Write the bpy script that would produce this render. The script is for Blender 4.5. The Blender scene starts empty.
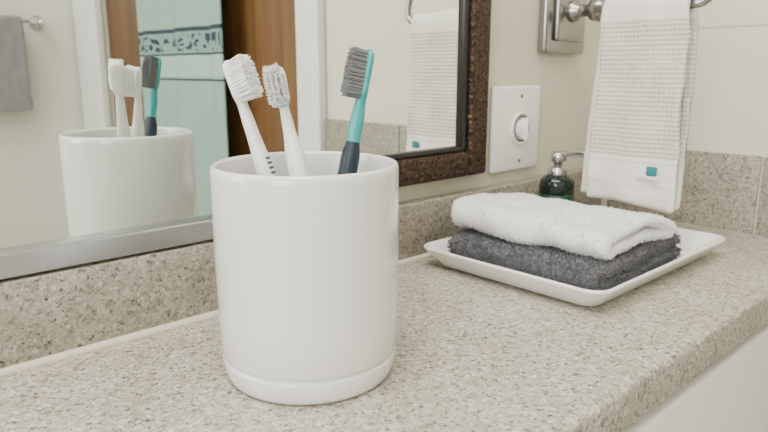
import bpy, bmesh, math, random
from mathutils import Vector, Matrix, noise
random.seed(4)
Z = 0.85           # counter top height
D = bpy.data
COL = bpy.context.scene.collection

# ---------------------------------------------------------------- materials
def mat(name, col=(.8,.8,.8), rough=.5, metal=0.0, **kw):
    m = D.materials.new(name); m.use_nodes = True
    b = m.node_tree.nodes['Principled BSDF']
    b.inputs['Base Color'].default_value = (*col, 1)
    b.inputs['Roughness'].default_value = rough
    b.inputs['Metallic'].default_value = metal
    for k, v in kw.items():
        b.inputs[k.replace('_', ' ')].default_value = v
    return m
class G:
    def __init__(s, m):
        s.t = m.node_tree; s.b = s.t.nodes['Principled BSDF']
        s.co = s.t.nodes.new('ShaderNodeTexCoord').outputs['Object']
    def n(s, typ, **kw):
        nd = s.t.nodes.new(typ)
        for k, v in kw.items(): setattr(nd, k, v)
        return nd
    def link(s, a, b): s.t.links.new(a, b)
    def noise(s, scale, detail=4, rough=.6, vec=None):
        nd = s.n('ShaderNodeTexNoise'); nd.inputs['Scale'].default_value = scale
        nd.inputs['Detail'].default_value = detail; nd.inputs['Roughness'].default_value = rough
        s.link(vec or s.co, nd.inputs['Vector']); return nd
    def vor(s, scale, vec=None, feature='F1'):
        nd = s.n('ShaderNodeTexVoronoi', feature=feature); nd.inputs['Scale'].default_value = scale
        s.link(vec or s.co, nd.inputs['Vector']); return nd
    def ramp(s, fac, stops, interp='LINEAR'):
        nd = s.n('ShaderNodeValToRGB'); cr = nd.color_ramp; cr.interpolation = interp
        while len(cr.elements) < len(stops): cr.elements.new(.5)
        for e, (p, c) in zip(cr.elements, stops):
            e.position = p; e.color = (*c, 1) if len(c) == 3 else c
        s.link(fac, nd.inputs['Fac']); return nd.outputs['Color']
    def mix(s, fac, a, b, typ='MIX'):
        nd = s.n('ShaderNodeMix', data_type='RGBA', blend_type=typ)
        for inp, v in ((nd.inputs[0], fac), (nd.inputs[6], a), (nd.inputs[7], b)):
            if isinstance(v, (int, float)): inp.default_value = v
            elif isinstance(v, tuple): inp.default_value = (*v, 1)
            else: s.link(v, inp)
        return nd.outputs[2]
    def math(s, op, a, b=None):
        nd = s.n('ShaderNodeMath', operation=op)
        for i, v in enumerate((a, b)):
            if v is None: continue
            if isinstance(v, (int, float)): nd.inputs[i].default_value = v
            else: s.link(v, nd.inputs[i])
        return nd.outputs[0]
    def xyz(s):
        nd = s.n('ShaderNodeSeparateXYZ'); s.link(s.co, nd.inputs[0]); return nd.outputs
    def color(s, c): s.link(c, s.b.inputs['Base Color'])
    def bump(s, h, strength=.3, dist=.001):
        nd = s.n('ShaderNodeBump'); nd.inputs['Strength'].default_value = strength
        nd.inputs['Distance'].default_value = dist
        s.link(h, nd.inputs['Height']); s.link(nd.outputs[0], s.b.inputs['Normal'])

def stone(name, tint=(1,1,1), rough=.38):
    m = mat(name, rough=rough); g = G(m)
    nz = g.noise(300, 3)
    add = g.n('ShaderNodeVectorMath', operation='MULTIPLY_ADD')
    g.link(nz.outputs['Color'], add.inputs[0]); add.inputs[1].default_value = (.005,)*3
    g.link(g.co, add.inputs[2]); vec = add.outputs[0]
    v1 = g.vor(520, vec)
    sp = g.n('ShaderNodeSeparateColor'); g.link(v1.outputs['Color'], sp.inputs[0])
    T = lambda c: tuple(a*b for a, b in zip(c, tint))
    c1 = g.ramp(sp.outputs[0], [(0, T((.06,.052,.044))), (.07, T((.19,.17,.145))), (.20, T((.36,.335,.29))),
                                (.55, T((.46,.435,.38))), (.85, T((.58,.555,.50))), (1, T((.80,.78,.73)))])
    v2 = g.vor(1250, vec)
    sp2 = g.n('ShaderNodeSeparateColor'); g.link(v2.outputs['Color'], sp2.inputs[0])
    c2 = g.ramp(sp2.outputs[1], [(0, T((.02,.018,.016))), (.09, T((.24,.22,.19))), (.4, T((.46,.435,.38))), (1, T((.70,.675,.62)))])
    n3 = g.noise(900, 4, .7)
    c = g.mix(.42, c1, c2)
    n4 = g.noise(30, 5)
    lo = g.ramp(n4.outputs['Fac'], [(.3, (.84,.825,.80)), (.7, (1.07,1.07,1.07))])
    c = g.mix(1.0, c, lo, 'MULTIPLY')
    dk = g.ramp(g.noise(360, 2, .5).outputs['Fac'], [(.32, (.20,.18,.16)), (.375, (1,1,1))])
    c = g.mix(.92, c, dk, 'MULTIPLY')
    g.color(c); g.bump(n3.outputs['Fac'], .3, .0007)
    return m
M_stone = stone('speckled_counter', (.98,.965,.935))
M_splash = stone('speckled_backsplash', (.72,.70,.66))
M_tile = stone('stone_tile', (.68,.66,.61), .45)

def wallmat(name, c, line=None):
    m = mat(name, c, .6); g = G(m)
    n = g.noise(3, 2); n2 = g.noise(220, 3)
    col = g.ramp(n.outputs['Fac'], [(.3, tuple(x*.96 for x in c)), (.7, c)])
    if line:
        xyz = g.xyz()
        f = g.math('LESS_THAN', g.math('ABSOLUTE', g.math('SUBTRACT', xyz[2], line)), .0010)
        f = g.math('MULTIPLY', f, g.math('GREATER_THAN', xyz[1], -.235))
        col = g.mix(f, col, tuple(x*.70 for x in c))
        m.node_tree.nodes['Principled BSDF'].inputs['Roughness'].default_value = .35
    g.color(col); g.bump(n2.outputs['Fac'], .08, .001)
    return m
M_wall = wallmat('painted_wall_cream', (.63,.60,.49))
M_wallr = wallmat('glazed_wall_cream', (.74,.70,.59), Z+.178)
M_wallb = wallmat('painted_wall_back', (.76,.75,.65))
M_ceil = wallmat('ceiling_paint', (.85,.85,.83))
M_trim = mat('trim_white', (.82,.84,.84), .35)
M_grout = mat('grout', (.62,.58,.5), .9)
M_caulk = mat('caulk', (.60,.55,.46), .6)
M_cab = mat('cabinet_white', (.88,.86,.83), .3)
M_mirror = mat('mirror_glass', (.87,.91,.88), 0.0, 1.0)
M_alu = mat('brushed_aluminium', (.50,.52,.55), .30, 1.0)
M_nickel = mat('satin_nickel', (.34,.33,.32), .25, 1.0)
M_black = mat('black_edge', (.010,.009,.009), .3)
M_chrome = mat('chrome', (.7,.7,.71), .12, 1.0)

M_frame = mat('hammered_bronze', (.1,.06,.04), .38, .5); g = G(M_frame)
v = g.vor(300); n = g.noise(480, 4)
g.color(g.mix(.5, g.ramp(v.outputs['Distance'], [(.0, (.18,.11,.065)), (.3, (.05,.028,.018)), (.8, (.010,.007,.006))]),
              g.ramp(n.outputs['Fac'], [(.42, (.012,.008,.006)), (.66, (.19,.105,.06))])))
g.bump(v.outputs['Distance'], .8, .0015)

M_wood = mat('door_wood', (.25,.12,.05), .4); g = G(M_wood)
mp = g.n('ShaderNodeMapping'); mp.inputs['Scale'].default_value = (8, 14, .8); g.link(g.co, mp.inputs[0])
n = g.noise(3, 6, .6, mp.outputs[0])
g.color(g.ramp(n.outputs['Fac'], [(.3, (.085,.038,.013)), (.5, (.135,.062,.020)), (.75, (.19,.092,.030))]))

M_floor = mat('floor_tile', (.5,.47,.42), .4); g = G(M_floor)
br = g.n('ShaderNodeTexBrick'); br.offset = 0
g.link(g.co, br.inputs['Vector']); br.inputs['Scale'].default_value = 1
br.inputs['Brick Width'].default_value = .3; br.inputs['Row Height'].default_value = .3; br.inputs['Mortar Size'].default_value = .004
br.inputs['Color1'].default_value = (.55,.52,.46,1); br.inputs['Color2'].default_value = (.50,.48,.43,1); br.inputs['Mortar'].default_value = (.35,.33,.30,1)
g.color(br.outputs['Color'])

M_cup = mat('white_ceramic', (.78,.78,.77), .20, Coat_Weight=.4)
M_china = mat('white_porcelain', (.83,.83,.80), .15)
M_plastic = mat('white_plastic', (.84,.83,.81), .3)
M_plate = mat('switch_plate_plastic', (.82,.81,.79), .35)
M_brw = mat('bristle_white', (.97,.97,.96), .5)
M_brg = mat('bristle_grey', (.20,.21,.22), .6)
M_teal = mat('teal_plastic', (.03,.34,.35), .3)
M_navy = mat('dark_navy_rubber', (.008,.02,.035), .45)
M_ink = mat('printed_grey', (.08,.08,.09), .5)
M_green = mat('dark_green_bottle', (.005,.014,.011), .10)
M_label = mat('green_label', (.006,.06,.025), .4)
M_tag = mat('teal_tag', (.015,.17,.22), .5)

def cloth(name, c, scale, strength, dist, var=.75):
    m = mat(name, c, .95, Sheen_Weight=.3); g = G(m)
    v = g.vor(scale); n = g.noise(scale*1.6, 4)
    h = g.math('ADD', g.math('MULTIPLY', v.outputs['Distance'], .6), n.outputs['Fac'])
    g.color(g.ramp(n.outputs['Fac'], [(.3, tuple(x*var for x in c)), (.65, c)]))
    g.bump(h, strength, dist); return m
M_tw = cloth('white_terry', (.86,.86,.86), 700, .5, .0012, .93)
M_tg = cloth('grey_terry', (.125,.127,.152), 450, 1.0, .0025, .5)
M_th = cloth('offwhite_cotton', (.80,.78,.72), 900, .35, .0008, .93)
M_tgm = cloth('mauve_grey_cotton', (.28,.255,.27), 500, .4, .001, .85)

M_waf = mat('waffle_cotton', (.77,.75,.70), .95, Sheen_Weight=.2); g = G(M_waf)
x, y, z = g.xyz()
k = 2*math.pi/.0034
sy = g.math('ABSOLUTE', g.math('SINE', g.math('MULTIPLY', y, k/2)))
sz = g.math('ABSOLUTE', g.math('SINE', g.math('MULTIPLY', z, k/2)))
w = g.math('MULTIPLY', g.math('POWER', sy, .6), g.math('POWER', sz, .6))
zl = g.n('ShaderNodeMapRange'); g.link(z, zl.inputs[0]); zl.inputs[1].default_value = Z+.074; zl.inputs[2].default_value = Z+.077
zh = g.n('ShaderNodeMapRange'); g.link(z, zh.inputs[0]); zh.inputs[1].default_value = Z+.178; zh.inputs[2].default_value = Z+.174
wm = g.math('MULTIPLY', g.math('MULTIPLY', w, zl.outputs[0]), zh.outputs[0])
hb1 = g.math('LESS_THAN', g.math('ABSOLUTE', g.math('SUBTRACT', z, Z+.0725)), .0007)
hb2 = g.math('LESS_THAN', g.math('ABSOLUTE', g.math('SUBTRACT', z, Z+.0545)), .0006)
hem = g.math('MAXIMUM', hb1, hb2)
col = g.ramp(wm, [(0, (.79,.765,.705)), (1, (.58,.555,.495))])
g.color(g.mix(g.math('MULTIPLY', hem, .4), col, (.48,.46,.41)))
n = g.noise(1200, 3)
g.bump(g.math('SUBTRACT', g.math('ADD', g.math('MULTIPLY', wm, -1.0), g.math('MULTIPLY', n.outputs['Fac'], .3)), hem), .7, .0014)

M_aqua = mat('aqua_towel', (.3,.5,.48), .95); g = G(M_aqua)
x, y, z = g.xyz()
zz = g.math('SUBTRACT', z, Z)
c0 = (.28,.415,.38); cd = (.03,.05,.065)
band = g.ramp(zz, [(0, c0), (.118, cd), (.122, c0), (.128, (.37,.51,.47)), (.160, (.37,.51,.47)), (.166, cd), (.171, (.22,.33,.32)), (.210, cd), (.216, c0)], 'CONSTANT')
nz = g.noise(30, 2)
add = g.n('ShaderNodeVectorMath', operation='MULTIPLY_ADD')
g.link(nz.outputs['Color'], add.inputs[0]); add.inputs[1].default_value = (.04,)*3; g.link(g.co, add.inputs[2])
v = g.vor(42, add.outputs[0], 'DISTANCE_TO_EDGE'); f = g.math('GREATER_THAN', v.outputs['Distance'], .13)
inb = g.math('MULTIPLY', g.math('GREATER_THAN', zz, .176), g.math('LESS_THAN', zz, .206))
g.color(g.mix(g.math('MULTIPLY', f, inb), band, cd)); g.bump(g.noise(600,3).outputs['Fac'], .4, .001)

# ---------------------------------------------------------------- mesh helpers
def obj(name, verts, faces, mats, smooth=True, parent=None, fm=None, recalc=True):
    me = D.meshes.new(name); me.from_pydata([tuple(v) for v in verts], [], faces); me.update()
    o = D.objects.new(name, me); COL.objects.link(o)
    for m in (mats if isinstance(mats, (list, tuple)) else [mats]): me.materials.append(m)
    if recalc:
        bm = bmesh.new(); bm.from_mesh(me); bmesh.ops.recalc_face_normals(bm, faces=bm.faces); bm.to_mesh(me); bm.free()
    for i, p in enumerate(me.polygons):
        p.use_smooth = smooth
        if fm: p.material_index = fm[i]
    if parent: o.parent = parent
    return o
def empty(name):
    o = D.objects.new(name, None); COL.objects.link(o); o.empty_display_size = .02; return o
def box(name, a, b, m, bevel=0, seg=3, parent=None):
    x0,y0,z0 = [min(p,q) for p,q in zip(a,b)]; x1,y1,z1 = [max(p,q) for p,q in zip(a,b)]
    vs = [(x0,y0,z0),(x1,y0,z0),(x1,y1,z0),(x0,y1,z0),(x0,y0,z1),(x1,y0,z1),(x1,y1,z1),(x0,y1,z1)]
    fs = [(0,3,2,1),(4,5,6,7),(0,1,5,4),(1,2,6,5),(2,3,7,6),(3,0,4,7)]
    o = obj(name, vs, fs, m, False, parent)
    if bevel:
        bm = bmesh.new(); bm.from_mesh(o.data)
        bmesh.ops.bevel(bm, geom=bm.edges[:], offset=bevel, segments=seg, profile=.5, affect='EDGES')
        bm.to_mesh(o.data); bm.free()
        for p in o.data.polygons: p.use_smooth = True
        try: o.data.set_sharp_from_angle(angle=math.radians(35))
        except Exception: pass
    return o
def loft(name, loops, m, parent=None, cap=True, fmf=None, smooth=True):
    n = len(loops[0]); vs = [v for l in loops for v in l]; fs = []; fm = []
    for i in range(len(loops)-1):
        for j in range(n):
            fs.append((i*n+j, i*n+(j+1)%n, (i+1)*n+(j+1)%n, (i+1)*n+j)); fm.append(fmf(i) if fmf else 0)
    if cap:
        fs.append(tuple(range(n))); fm.append(fmf(0) if fmf else 0)
        fs.append(tuple((len(loops)-1)*n+j for j in range(n))); fm.append(fmf(len(loops)-2) if fmf else 0)
    return obj(name, vs, fs, m, smooth, parent, fm)
def lathe(name, prof, c, m, seg=96, parent=None, axis=None):
    R = Matrix.Identity(3) if axis is None else Vector((0,0,1)).rotation_difference(Vector(axis)).to_matrix()
    C = Vector(c)
    loops = [[C + R @ Vector((r*math.cos(2*math.pi*j/seg), r*math.sin(2*math.pi*j/seg), z)) for j in range(seg)] for r, z in prof]
    return loft(name, loops, m, parent)
def tube(name, pts, r, m, parent=None, seg=14, sub=8):
    P = [Vector(p) for p in pts]
    ext = [2*P[0]-P[1]] + P + [2*P[-1]-P[-2]]
    path = []
    for i in range(1, len(ext)-2):
        for k in range(sub):
            t = k/sub; a,b,c,d = ext[i-1:i+3]
            path.append(.5*((2*b)+(c-a)*t+(2*a-5*b+4*c-d)*t*t+(3*b-a-3*c+d)*t**3))
    path.append(P[-1]); loops = []; up = Vector((.13,.2,.97))
    for i, p in enumerate(path):
        T = (path[min(i+1,len(path)-1)]-path[max(i-1,0)]).normalized()
        s = T.cross(up).normalized(); up = s.cross(T).normalized()
        loops.append([p + r*(s*math.cos(2*math.pi*j/seg)+up*math.sin(2*math.pi*j/seg)) for j in range(seg)])
    return loft(name, loops, m, parent)
def fbm(p, s, o=0):
    return noise.noise(Vector((p[0]*s+o, p[1]*s+1.7*o, p[2]*s-o)))
def pile(src, name, m, count, length, r, parent, seed=1, lean=.6):
    """short terry loops scattered over a cloth surface"""
    rnd = random.Random(seed); me = src.data; me.calc_loop_triangles() if hasattr(me,'calc_loop_triangles') else None
    tris = [(t.vertices[:], t.area, t.normal.copy()) for t in me.loop_triangles]
    cum = []; s = 0
    for t in tris: s += t[1]; cum.append(s)
    import bisect
    vs, fs = [], []
    for _ in range(count):
        t = tris[min(bisect.bisect(cum, rnd.random()*s), len(tris)-1)]
        a, b = rnd.random(), rnd.random()
        if a+b > 1: a, b = 1-a, 1-b
        p0, p1, p2 = (me.vertices[i].co for i in t[0])
        p = p0+(p1-p0)*a+(p2-p0)*b; n = t[2]
        clump = Vector((fbm(p,300,2), fbm(p,300,5), fbm(p,300,8)))*1.6
        q = (n+clump+Vector((rnd.gauss(0,lean),rnd.gauss(0,lean),rnd.gauss(0,lean)))*.6).normalized()
        if q.dot(n) < .2: q = n
        u = q.orthogonal().normalized(); w_ = q.cross(u); L = length*rnd.uniform(.5,1.15); i0 = len(vs)
        for c, k in ((p-n*.0002, .8), (p+q*L*.6, 1.0), (p+q*L, .45)):
            for j in range(4):
                an = math.pi/2*j; vs.append(c+(u*math.cos(an)+w_*math.sin(an))*r*k)
        for l in (0,4):
            for j in range(4): fs.append((i0+l+j, i0+l+(j+1)%4, i0+l+4+(j+1)%4, i0+l+4+j))
        fs.append((i0+8,i0+9,i0+10,i0+11))
    return obj(name, vs, fs, m, True, parent, None, False)

# ---------------------------------------------------------------- room shell
XL, YB, H = -1.75, -1.50, 2.35
box('floor', (XL,YB,-.05), (.06,.07,0), M_floor)
box('ceiling', (XL,YB,H), (.06,.07,H+.05), M_ceil)
box('wall_mirror_side', (XL,.012,0), (.008,.07,H), M_wall)
box('wall_left', (XL-.05,YB,0), (XL,.07,H), M_wallb)
box('wall_back', (XL,YB-.05,0), (.06,YB,H), M_wallb)
DY = -1.345
wr = empty('wall_right')
box('wall_segment_near', (.008,-.50,0), (.06,.07,H), M_wallr, parent=wr)
box('wall_segment_far', (.008,YB,0), (.06,DY,H), M_wallb, parent=wr)
box('wall_segment_above_door', (.008,DY,2.03), (.06,-.50,H), M_wallb, parent=wr)
door = empty('door_1')
box('slab', (.018,DY+.002,.006), (.055,-.502,2.028), M_wood, .002, parent=door)
trd = empty('trim_1')
box('casing_near', (-.008,-.512,0), (.0078,-.455,2.03), M_trim, .003, parent=trd)
box('casing_far', (-.012,-1.488,0), (.0078,DY+.005,2.03), M_trim, .003, parent=trd)
box('casing_head', (-.008,-1.488,2.03), (.0078,-.455,2.10), M_trim, .003, parent=trd)
box('baseboard_back', (XL,YB,0), (-.014,YB+.011,.09), M_trim, .002)

# stone tiles on right wall
tl = empty('wall_tile_surround')
box('grout_bed', (.0025,-.452,0), (.0078,.0118,Z+.0665), M_grout, parent=tl)
ys = [0.0, -.0045, -.146, -.288, -.452]
zr = [Z+.068, Z-.075, Z-.218, Z-.36, Z-.50, Z-.645, Z-.8]
for i in range(len(zr)-1):
    for j in range(1, len(ys)-1):
        box('tile_%d_%d' % (i, j), (0.0, ys[j+1]+.001, zr[i+1]+.001 ), (.005, ys[j]-.001, zr[i]), M_tile, .0012, 2, parent=tl)

# ---------------------------------------------------------------- counter & vanity
van = empty('vanity')
CF = -.209
box('countertop', (-1.6,CF,Z-.024), (-.0005,.0118,Z), M_stone, .003, 4, parent=van)
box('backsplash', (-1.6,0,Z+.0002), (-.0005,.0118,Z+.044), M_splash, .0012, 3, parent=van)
tube('caulk_bead', [(-1.59,-.0006,Z+.0006),(-.8,-.0006,Z+.0006),(-.002,-.0006,Z+.0006)], .0026, M_caulk, parent=van, seg=10)
box('cabinet_carcass', (-1.58,CF+.018,.08), (-.001,.0116,Z-.0242), M_cab, .002, parent=van)
box('toe_kick', (-1.56,-.15,0), (-.02,.01,.08), M_cab, parent=van)
for i, (a, b) in enumerate(((-1.55,-1.06),(-1.05,-.56),(-.55,-.03))):
    box('door_panel_%d' % i, (a,CF+.004,.12), (b,CF+.0178,Z-.034), M_cab, .004, 4, parent=van)

# ---------------------------------------------------------------- mirror
mir = empty('wall_mirror')
box('mirror_glass', (-1.5,.0075,Z+.0565), (-.214,.0116,Z+.95), M_mirror, parent=mir)
box('metal_bottom_channel', (-1.5,.0005,Z+.0455), (-.431,.0112,Z+.0575), M_alu, .0012, 3, parent=mir)
box('frame_right', (-.2155,.0000,Z+.0575), (-.193,.0118,Z+.97), M_frame, .003, 4, parent=mir)
box('frame_bottom', (-.43,.0000,Z+.0575), (-.2156,.0117,Z+.0775), M_frame, .003, 4, parent=mir)
box('frame_top', (-1.5,.0000,Z+.945), (-.2156,.0117,Z+.969), M_frame, .003, 4, parent=mir)
box('inner_bead_right', (-.2215,.0035,Z+.0785), (-.2157,.0113,Z+.944), M_black, .0012, 3, parent=mir)
box('inner_bead_bottom', (-.429,.0035,Z+.0777), (-.2217,.0113,Z+.0820), M_black, .0012, 3, parent=mir)

# ---------------------------------------------------------------- switch plate with dial
sw = empty('light_switch')
sx, sz_ = -.1440, Z+.091
box('plate', (sx-.034,.0065,sz_-.037), (sx+.034,.0119,sz_+.037), M_plate, .003, 4, parent=sw)
ax = (0,-1,0)
lathe('dial_ring', [(.0001,0),(.0150,0),(.0150,.0012),(.014,.0022),(.0125,.0022),(.0118,.0006),(.0001,.0004)], (sx+.004,.0066,sz_), M_plate, 48, sw, ax)
M_groove = mat('dial_groove', (.16,.155,.15), .5)
lathe('dial_groove', [(.0119,0),(.0119,.0009),(.0098,.0010),(.0098,0)], (sx+.004,.0062,sz_), M_groove, 40, sw, ax)
lathe('knob', [(.0001,0),(.0085,0),(.0085,.0018),(.0078,.0024),(.0001,.0026)], (sx+.004,.006,sz_), M_plate, 40, sw, ax)
box('toggle', (sx+.0025,-.0015,sz_-.0095), (sx+.0055,.0045,sz_+.0095), M_plate, .0014, 3, parent=sw)
for s in (-1, 1):
    lathe('screw', [(.0001,0),(.0018,0),(.0016,.0006),(.0001,.0008)], (sx+.004,.0066,sz_+s*.028), M_nickel, 20, sw, ax)

# ---------------------------------------------------------------- towel arm
ta = empty('towel_bar')
px, pz = -.0820, Z+.192
box('mount_plate', (px-.033,.002,pz-.037), (px+.033,.0119,pz+.037), M_nickel, .004, 4, parent=ta)
box('mount_step', (px-.022,-.003,pz-.026), (px+.022,.0022,pz+.026), M_nickel, .003, 4, parent=ta)
lathe('post', [(.0001,0),(.010,0),(.009,.004),(.0055,.008),(.005,.016),(.009,.020),(.0105,.026),(.009,.032),(.005,.035),(.0001,.036)], (px,-.002,pz), M_nickel, 40, ta, ax)
TX = -.130
tube('arm', [(px,-.026,pz),(px-.02,-.040,pz-.001),(TX+.006,-.056,pz-.004),(TX,-.075,pz-.0055),(TX,-.125,pz-.0055),(TX,-.137,pz-.003),(TX,-.142,pz+.006),(TX,-.139,pz+.020)], .0032, M_nickel, ta)
lathe('arm_tip', [(.0001,-.005),(.003,-.004),(.0048,0),(.003,.004),(.0001,.005)], (TX,-.139,pz+.022), M_nickel, 24, ta)

# ---------------------------------------------------------------- fabric builders
def sheet(name, path, th, a0, a1, m, to3, nseg=60, warp=None, amp=(0,0), parent=None, endr=1.0, mats=None, off=0):
    P = [Vector(p) for p in path]
    pts = [P[0]]
    for i in range(len(P)-1):
        n = max(1, int((P[i+1]-P[i]).length/.0013))
        for k in range(1, n+1): pts.append(P[i].lerp(P[i+1], k/n))
    N = len(pts); nor = []
    for i in range(N):
        t = (pts[min(i+1,N-1)]-pts[max(i-1,0)]).normalized(); nor.append(Vector((-t.y, t.x)))
    loops = []
    for s in range(nseg+1):
        f = s/nseg
        a = a0 + (a1-a0)*f
        d = min(f, 1-f)*abs(a1-a0); rr = th/2*endr
        k = 1 if d >= rr else math.sqrt(max(0.0, 1-(1-d/rr)**2))
        k = max(k, .12)
        h = th/2*k; loop = []
        for i in range(N): loop.append(pts[i]+nor[i]*h)
        te = (pts[-1]-pts[-2]).normalized()
        for q in range(1, 6):
            an = math.pi*q/6; loop.append(pts[-1]+nor[-1]*h*math.cos(an)+te*h*math.sin(an))
        for i in range(N-1, -1, -1): loop.append(pts[i]-nor[i]*h)
        te = (pts[0]-pts[1]).normalized()
        for q in range(1, 6):
            an = math.pi*q/6; loop.append(pts[0]-nor[0]*h*math.cos(an)+te*h*math.sin(an))
        L3 = []
        for p in loop:
            v = Vector(to3(p, a))
            if warp: v = Vector(warp(v))
            e = Vector((fbm(v,45,off), fbm(v,45,off+7), fbm(v,45,off+13)))*amp[0] + Vector((fbm(v,420,off), fbm(v,420,off+3), fbm(v,420,off+9)))*amp[1]
            L3.append(v+e)
        loops.append(L3)
    return loft(name, loops, m, parent)
def arc(cx, cz, r, a0, a1, n=10):
    return [(cx+r*math.cos(math.radians(a0+(a1-a0)*i/n)), cz+r*math.sin(math.radians(a0+(a1-a0)*i/n))) for i in range(n+1)]

# ---- hanging hand towel (waffle)
ht = empty('hand_towel')
bz = pz-.0055
def hung(p, a): return (p[0], a, p[1])
rT = .0068
path = [(TX-rT-.004, Z+.042),(TX-rT-.0035, Z+.07),(TX-rT-.001, Z+.13)] + arc(TX, bz, rT, 180, 0, 12) + [(TX+rT+.002,Z+.12),(TX+rT+.005,Z+.040)]
def hw(v):
    f = (v.z-(Z+.034))/.155
    f = max(0, min(1, f))
    yc = -.0980
    y = yc + (v.y-yc)*(.97+.09*(1-f)) + (.0025*(1-f) if v.x > TX else -.001*(1-f))
    x = v.x + .0020*math.sin((v.y)*150+f*1.5)*(1-f*.5)
    return (x, y, v.z + .0015*math.sin(v.y*60))
sheet('cloth', path, .0065, -.1305, -.0625, M_waf, hung, 60, hw, (.0022,.00025), ht)
path2 = [(TX-rT-.0005, Z+.048),(TX-rT+.001, Z+.13),(TX-rT+.003,Z+.175)]
def hw2(v):
    f = max(0,min(1,(v.z-(Z+.034))/.155))
    return (v.x+.004, v.y+.0085*(1-f)-.001, v.z-.004)
sheet('inner_fold', path2, .0045, -.118, -.0585, M_th, hung, 50, hw2, (.0010,.0002), ht)
tx = TX-rT-.0040-.0036
box('care_tag', (tx-.0011,-.1195,Z+.0635), (tx+.001,-.1120,Z+.0705), M_tag, .0003, 2, parent=ht)
box('care_tag_strip', (tx-.0008,-.122,Z+.0605), (tx+.001,-.104,Z+.0638), M_th, .0003, 2, parent=ht)

# ---------------------------------------------------------------- tray
tr = empty('serving_tray')
def rrect(x0,x1,y0,y1,r,z,n=10):
    out = []
    for cx,cy,a in ((x1-r,y1-r,0),(x0+r,y1-r,90),(x0+r,y0+r,180),(x1-r,y0+r,270)):
        for i in range(n+1):
            t = math.radians(a+90*i/n); out.append(Vector((cx+r*math.cos(t), cy+r*math.sin(t), z)))
    return out
TX0,TX1,TY0,TY1 = -.288,-.093,-.159,-.012
spec = [(.016,0,.006),(.0135,.0003,.008),(.010,.0025,.010),(.004,.0095,.011),(.0008,.0135,.012),(0,.0148,.012),(.0004,.0158,.012),(.0016,.0160,.0115),(.003,.0150,.011),
        (.006,.0115,.010),(.012,.0058,.008),(.0155,.0042,.006),(.020,.0038,.005)]
loops = [rrect(TX0+i,TX1-i,TY0+i,TY1-i,r,Z+.0002+h) for i,h,r in spec]
loft('dish', loops, M_china, tr)

# ---------------------------------------------------------------- folded towels
gt = empty('grey_folded_towel')
def flat(p, a): return (p[0], a, p[1])
gx0, gx1 = -.269, -.153
z1, z2 = Z+.0118, Z+.0218
path = [(gx1, z1)] + [(gx0+.006, z1)] + arc(gx0+.006, (z1+z2)/2, (z2-z1)/2, 270, 90, 8) + [(gx1-.004, z2)]
def gw(v):
    return (v.x + .002*math.sin(v.y*55), v.y + .0015*math.sin(v.x*60), v.z - .0010*(1+math.sin(v.x*50+v.y*40)) * (1 if v.z > Z+.012 else 0))
gobj = sheet('cloth', path, .0098, -.146, -.031, M_tg, flat, 84, gw, (.0018,.0014), gt, 1.0, off=3)
pile(gobj, 'terry_pile', M_tg, 30000, .0027, .00032, gt, 5)

wt = empty('white_folded_towel')
wx0, wx1 = -.262, -.176
w1, w2 = Z+.0322, Z+.0425
path = [(wx1+.002, w1-.0005),(wx0+.008, w1)] + arc(wx0+.0065, (w1+w2)/2, (w2-w1)/2, 270, 90, 10) + [(wx0+.02, w2+.0005),(wx0+.05, w2+.0035),(wx1-.018, w2+.001),(wx1-.006, w2-.003),(wx1+.003,w2-.0065)]
def ww(v):
    f = (v.y+.147)/.12; f = max(0,min(1,f))
    fx = max(0,min(1,(v.x-wx0)/(wx1-wx0)))
    k = .76+.38*f-.26*f*fx
    z = Z+.0272 + (v.z-(Z+.0265))*k - .003*f*fx
    return (v.x+.003*math.sin(v.y*40)-.004*(f-.5), v.y+.0025*math.sin(v.x*50+1), z+.0010*math.sin(v.x*90+v.y*30))
wobj = sheet('cloth', path, .0100, -.146, -.028, M_tw, flat, 84, ww, (.0030,.0006), wt, 1.0, off=11)
pile(wobj, 'terry_pile', M_tw, 24000, .0012, .00026, wt, 6)

# ---------------------------------------------------------------- soap dispenser
sd = empty('soap_dispenser')
sc = (-.1375, -.0315, Z+.0042)
lathe('bottle', [(.0001,0),(.0126,0),(.0146,.0015),(.0146,.042),(.0140,.0460),(.0105,.0490),(.007,.0500),(.007,.051),(.0001,.051)], sc, M_green, 48, sd)
lathe('label', [(.01465,.016),(.01480,.0162),(.01480,.034),(.01465,.0342)], sc, M_label, 48, sd)
M_pump = mat('pump_steel', (.5,.5,.5), .22, 1.0)
lathe('collar', [(.0001,.0495),(.0078,.0495),(.0080,.0505),(.0080,.0555),(.0068,.0568),(.0038,.0572),(.0038,.0625),(.0001,.0625)], sc, M_pump, 40, sd)
lathe('pump_head', [(.0001,.0615),(.0058,.0615),(.0068,.063),(.0068,.0680),(.0055,.0695),(.0001,.0697)], sc, M_pump, 36, sd)
hx, hy = .80, -.60
tube('nozzle', [(sc[0]+hx*q, sc[1]+hy*q, sc[2]+zq) for q,zq in ((.002,.0665),(.011,.0675),(.021,.0670),(.0265,.0640))], .0026, M_pump, sd)

# ---------------------------------------------------------------- toothbrush cup
Rv = Vector((.732,-.681,0)); Hv = Vector((.681,.732,0))
C = Vector((-.4417,-.0904,Z+.0002)) - Rv*.0002 - Hv*.0045
cup = empty('toothbrush_holder')
R0 = .0422
prof = [(.0001,.0),(.0370,.0),(.0384,.0006),(.0396,.0022),(.0406,.0055),(.0412,.0102),(.0411,.0113),(.0399,.0118),(.0399,.0127),(.0411,.0132),(.0415,.0142),
        (.0418,.03),(R0,.06),(R0,.096),(.0421,.0985),(.0416,.0997),(.0408,.1002),(.0400,.0998),(.0396,.0985),(.0395,.09),(.0390,.02),(.038,.0075),(.034,.006),(.0001,.0058)]
lathe('body', prof, C, M_cup, 128, cup)

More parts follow.
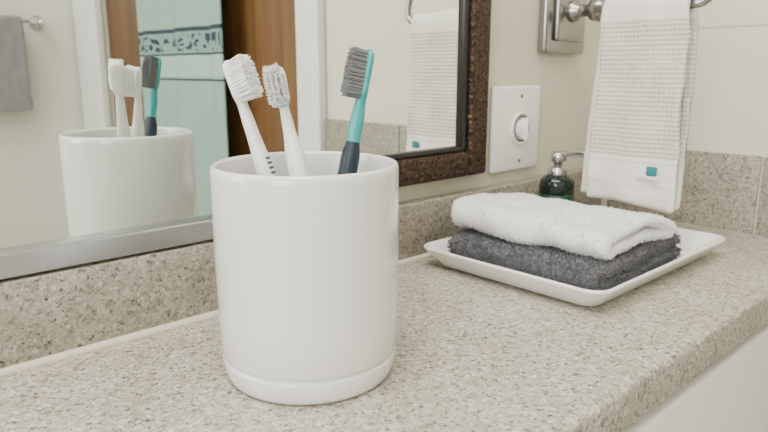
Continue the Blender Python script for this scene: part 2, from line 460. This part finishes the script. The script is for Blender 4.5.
def P(lat, d, z): return C + Rv*(lat+.0002) + Hv*(d+.002) + Vector((0,0,z))
def brush(base, tip, bdir, prof, mats, mfun, tuft_mat, headlen, bl, splay, rows, nper=16, bw=.0042, stripes=False, bend=0):
    e = empty('toothbrush')
    B, T = P(*base), P(*tip); L = (T-B).length; w = (T-B).normalized()
    n = (Rv*bdir[0]+Hv*bdir[1]+Vector((0,0,bdir[2]))); n = (n-w*n.dot(w)).normalized(); s = w.cross(n)
    def section(f):
        for i in range(len(prof)-1):
            if prof[i][0] <= f <= prof[i+1][0]:
                k = (f-prof[i][0])/(prof[i+1][0]-prof[i][0]); k = k*k*(3-2*k)
                return [prof[i][j]+(prof[i+1][j]-prof[i][j])*k for j in (1,2)]
        return prof[-1][1:3]
    NS = 90; loops = []
    for i in range(NS+1):
        f = i/NS; a, b = section(f); c = B+w*L*f + n*(bend*math.sin(math.pi*f))
        loops.append([c + s*a*math.copysign(abs(math.cos(t))**.85, math.cos(t)) + n*b*math.copysign(abs(math.sin(t))**.85, math.sin(t)) for t in [2*math.pi*j/20 for j in range(20)]])
    loft('handle', loops, mats, e, True, lambda i: mfun(i/NS))
    vs, fs = [], []
    for r in range(rows):
        fr = (r+.5)/rows
        u = L*(1) - headlen*(1-fr) - .0012
        wid = bw*(1 if .12 < fr < .85 else .7)
        for c in range(4):
            off = (c-1.5)/1.5
            base_c = B + w*u + s*off*wid*.85 + n*(.0012)
            for q in range(nper):
                a = random.uniform(0, 6.28); rr = .00095*math.sqrt(random.random())
                b0 = base_c + w*rr*math.cos(a) + s*rr*math.sin(a)
                dirv = (n + s*(off*splay+random.gauss(0,splay*.35)) + w*((fr-.5)*splay*1.1+random.gauss(0,splay*.35))).normalized()
                ln = bl*random.uniform(.88, 1.04)*(1 if .1 < fr < .9 else .93)
                t3 = b0+dirv*ln; hw_ = .00022
                i0 = len(vs)
                for pc, k in ((b0,1),(t3,.85)):
                    for j in range(3):
                        an = 2*math.pi*j/3; vs.append(pc+(w*math.cos(an)+s*math.sin(an))*hw_*k)
                fs += [(i0,i0+1,i0+4,i0+3),(i0+1,i0+2,i0+5,i0+4),(i0+2,i0,i0+3,i0+5),(i0+3,i0+4,i0+5)]
    obj('bristles', vs, fs, tuft_mat, False, e)
    if stripes:
        for k in range(7):
            f = .575+.016*k; a, b = section(f); c = B+w*L*f
            lp = [[c+w*dz + s*a*1.02*math.cos(t)+n*b*1.03*math.sin(t) for t in [math.pi*(.30+.3*j/7) for j in range(8)]] for dz in (0,.0012)]
            vs2 = lp[0]+lp[1]; obj('print_mark', vs2, [(j,j+1,9+j,8+j) for j in range(7)], M_ink, True, e)
    return e
pw = [(0,.003,.0025),(.03,.0045,.0038),(.4,.0052,.0042),(.62,.0046,.0040),(.78,.0030,.0028),(.86,.0024,.0023),(.89,.0042,.0020),(.97,.0046,.0020),(.99,.0038,.0016),(1,.0015,.0006)]
one = lambda f: 0
brush((.010,-.008,.0065),(-.0365,.012,.1450),(.85,-.45,.15),pw,[M_plastic],one,M_brw,.0190,.0092,.10,11,24,bw=.0036,stripes=True)
pw2 = [(0,.003,.0025),(.03,.0045,.0038),(.5,.0050,.0040),(.68,.0046,.0038),(.80,.0028,.0026),(.86,.0022,.0020),(.89,.0038,.0018),(.97,.0042,.0018),(.99,.0034,.0014),(1,.0015,.0006)]
brush((.015,-.010,.0065),(-.0155,.016,.1425),(-.1,-.95,.05),pw2,[M_plastic],one,M_brw,.0180,.0072,.12,11,26,bw=.0033)
pw3 = [(0,.003,.0025),(.03,.0050,.0042),(.5,.0054,.0045),(.66,.0050,.0042),(.72,.0030,.0030),(.78,.0032,.0032),(.84,.0024,.0024),(.87,.0040,.0022),(.97,.0044,.0022),(.99,.0036,.0018),(1,.0015,.0006)]
brush((.0015,-.004,.0065),(.0290,.010,.1500),(-.92,-.38,.05),pw3,[M_navy,M_teal],lambda f: 1 if f > .70 else 0,M_brg,.0215,.0080,.07,12,20,bw=.0034)

# ---------------------------------------------------------------- things seen in the mirror
bt = empty('bath_towel')
def drape(name, xs, ys_, zt, zb, m, parent, amp=.008, freq=40, nz=60, na=80):
    vs, fs = [], []
    a0, a1 = ys_
    for i in range(nz+1):
        f = i/nz; z = zt+(zb-zt)*f
        for j in range(na+1):
            g_ = j/na; a = a0+(a1-a0)*g_
            o_ = amp*math.sin(a*freq+f*.8)*(.4+.6*f) + .003*math.sin(a*freq*2.3+2)
            mid = (a0+a1)/2; aa = mid+(a-mid)*(.94+.06*f)
            vs.append((xs-abs(amp)*1.3+o_, aa, z))
    for i in range(nz):
        for j in range(na):
            k = i*(na+1)+j; fs.append((k,k+1,k+na+2,k+na+1))
    o = obj(name, vs, fs, m, True, parent)
    md = o.modifiers.new('t', 'SOLIDIFY'); md.thickness = .004; md.offset = 0
    return o
drape('cloth', -.019, (-1.055,-.69), Z+.552, Z-.16, M_aqua, bt)
tube('rail', [(-.021,-1.12,Z+.55),(-.021,-.9,Z+.55),(-.021,-.64,Z+.55)], .006, M_chrome, bt)
for yy in (-1.12,-.64):
    lathe('bracket', [(.0001,0),(.014,0),(.014,.004),(.006,.007),(.006,.036),(.0001,.037)], (.0175,yy,Z+.55), M_chrome, 24, bt, (-1,0,0))
gh = empty('towel_rail_with_grey_towel')
tube('rail', [(-.70,YB+.045,Z+.257),(-.4,YB+.045,Z+.257),(-.10,YB+.045,Z+.257)], .005, M_chrome, gh)
for xx in (-.70,-.10):
    lathe('bracket', [(.0001,0),(.018,0),(.018,.004),(.008,.008),(.007,.050),(.0001,.052)], (xx,YB,Z+.257), M_chrome, 24, gh, (0,1,0))
def hungx(p, a): return (a, p[0], p[1])
yb = YB+.045
path = [(yb+.012, Z+.045),(yb+.009, Z+.20)] + arc(yb, Z+.257, .0085, 0, 180, 10) + [(yb-.011, Z+.10)]
sheet('grey_hand_towel', path, .005, -.36, -.145, M_tgm, hungx, 60, None, (.002,.0003), gh)

# ---------------------------------------------------------------- lights
def area(name, loc, rot, size, power, col=(1,1,1), sy=None):
    l = D.lights.new(name, 'AREA'); l.energy = power; l.color = col; l.size = size
    if sy: l.shape = 'RECTANGLE'; l.size_y = sy
    o = D.objects.new(name, l); o.location = loc; o.rotation_euler = rot; COL.objects.link(o); return o
area('ceiling_light', (-.95,-.65,H-.03), (0,0,0), .7, 18, (1,.96,.895), .6)
area('vanity_light', (-.75,-.10,Z+1.15), (math.radians(25),0,0), .7, 8, (1,.95,.88), .10)
area('left_fill_light', (XL+.03,-.75,1.30), (0,math.radians(-90),0), .8, 17, (1,.985,.96), .6)  # added fill from the left for cup and cabinet; wall has no window
w = D.worlds.new('world'); bpy.context.scene.world = w; w.use_nodes = True
w.node_tree.nodes['Background'].inputs[0].default_value = (.9,.95,1,1); w.node_tree.nodes['Background'].inputs[1].default_value = .5

# ---------------------------------------------------------------- camera
cd_ = D.cameras.new('camera'); cam = D.objects.new('camera', cd_); COL.objects.link(cam)
cd_.sensor_width = 36; cd_.lens = 30.47; cd_.clip_start = .01
cd_.dof.use_dof = True; cd_.dof.focus_distance = .29; cd_.dof.aperture_fstop = 24
cam.location = (-.618,-.332,Z+.141)
cam.rotation_euler = (math.radians(90-12.66), 0, math.radians(47.1-90))
bpy.context.scene.camera = cam
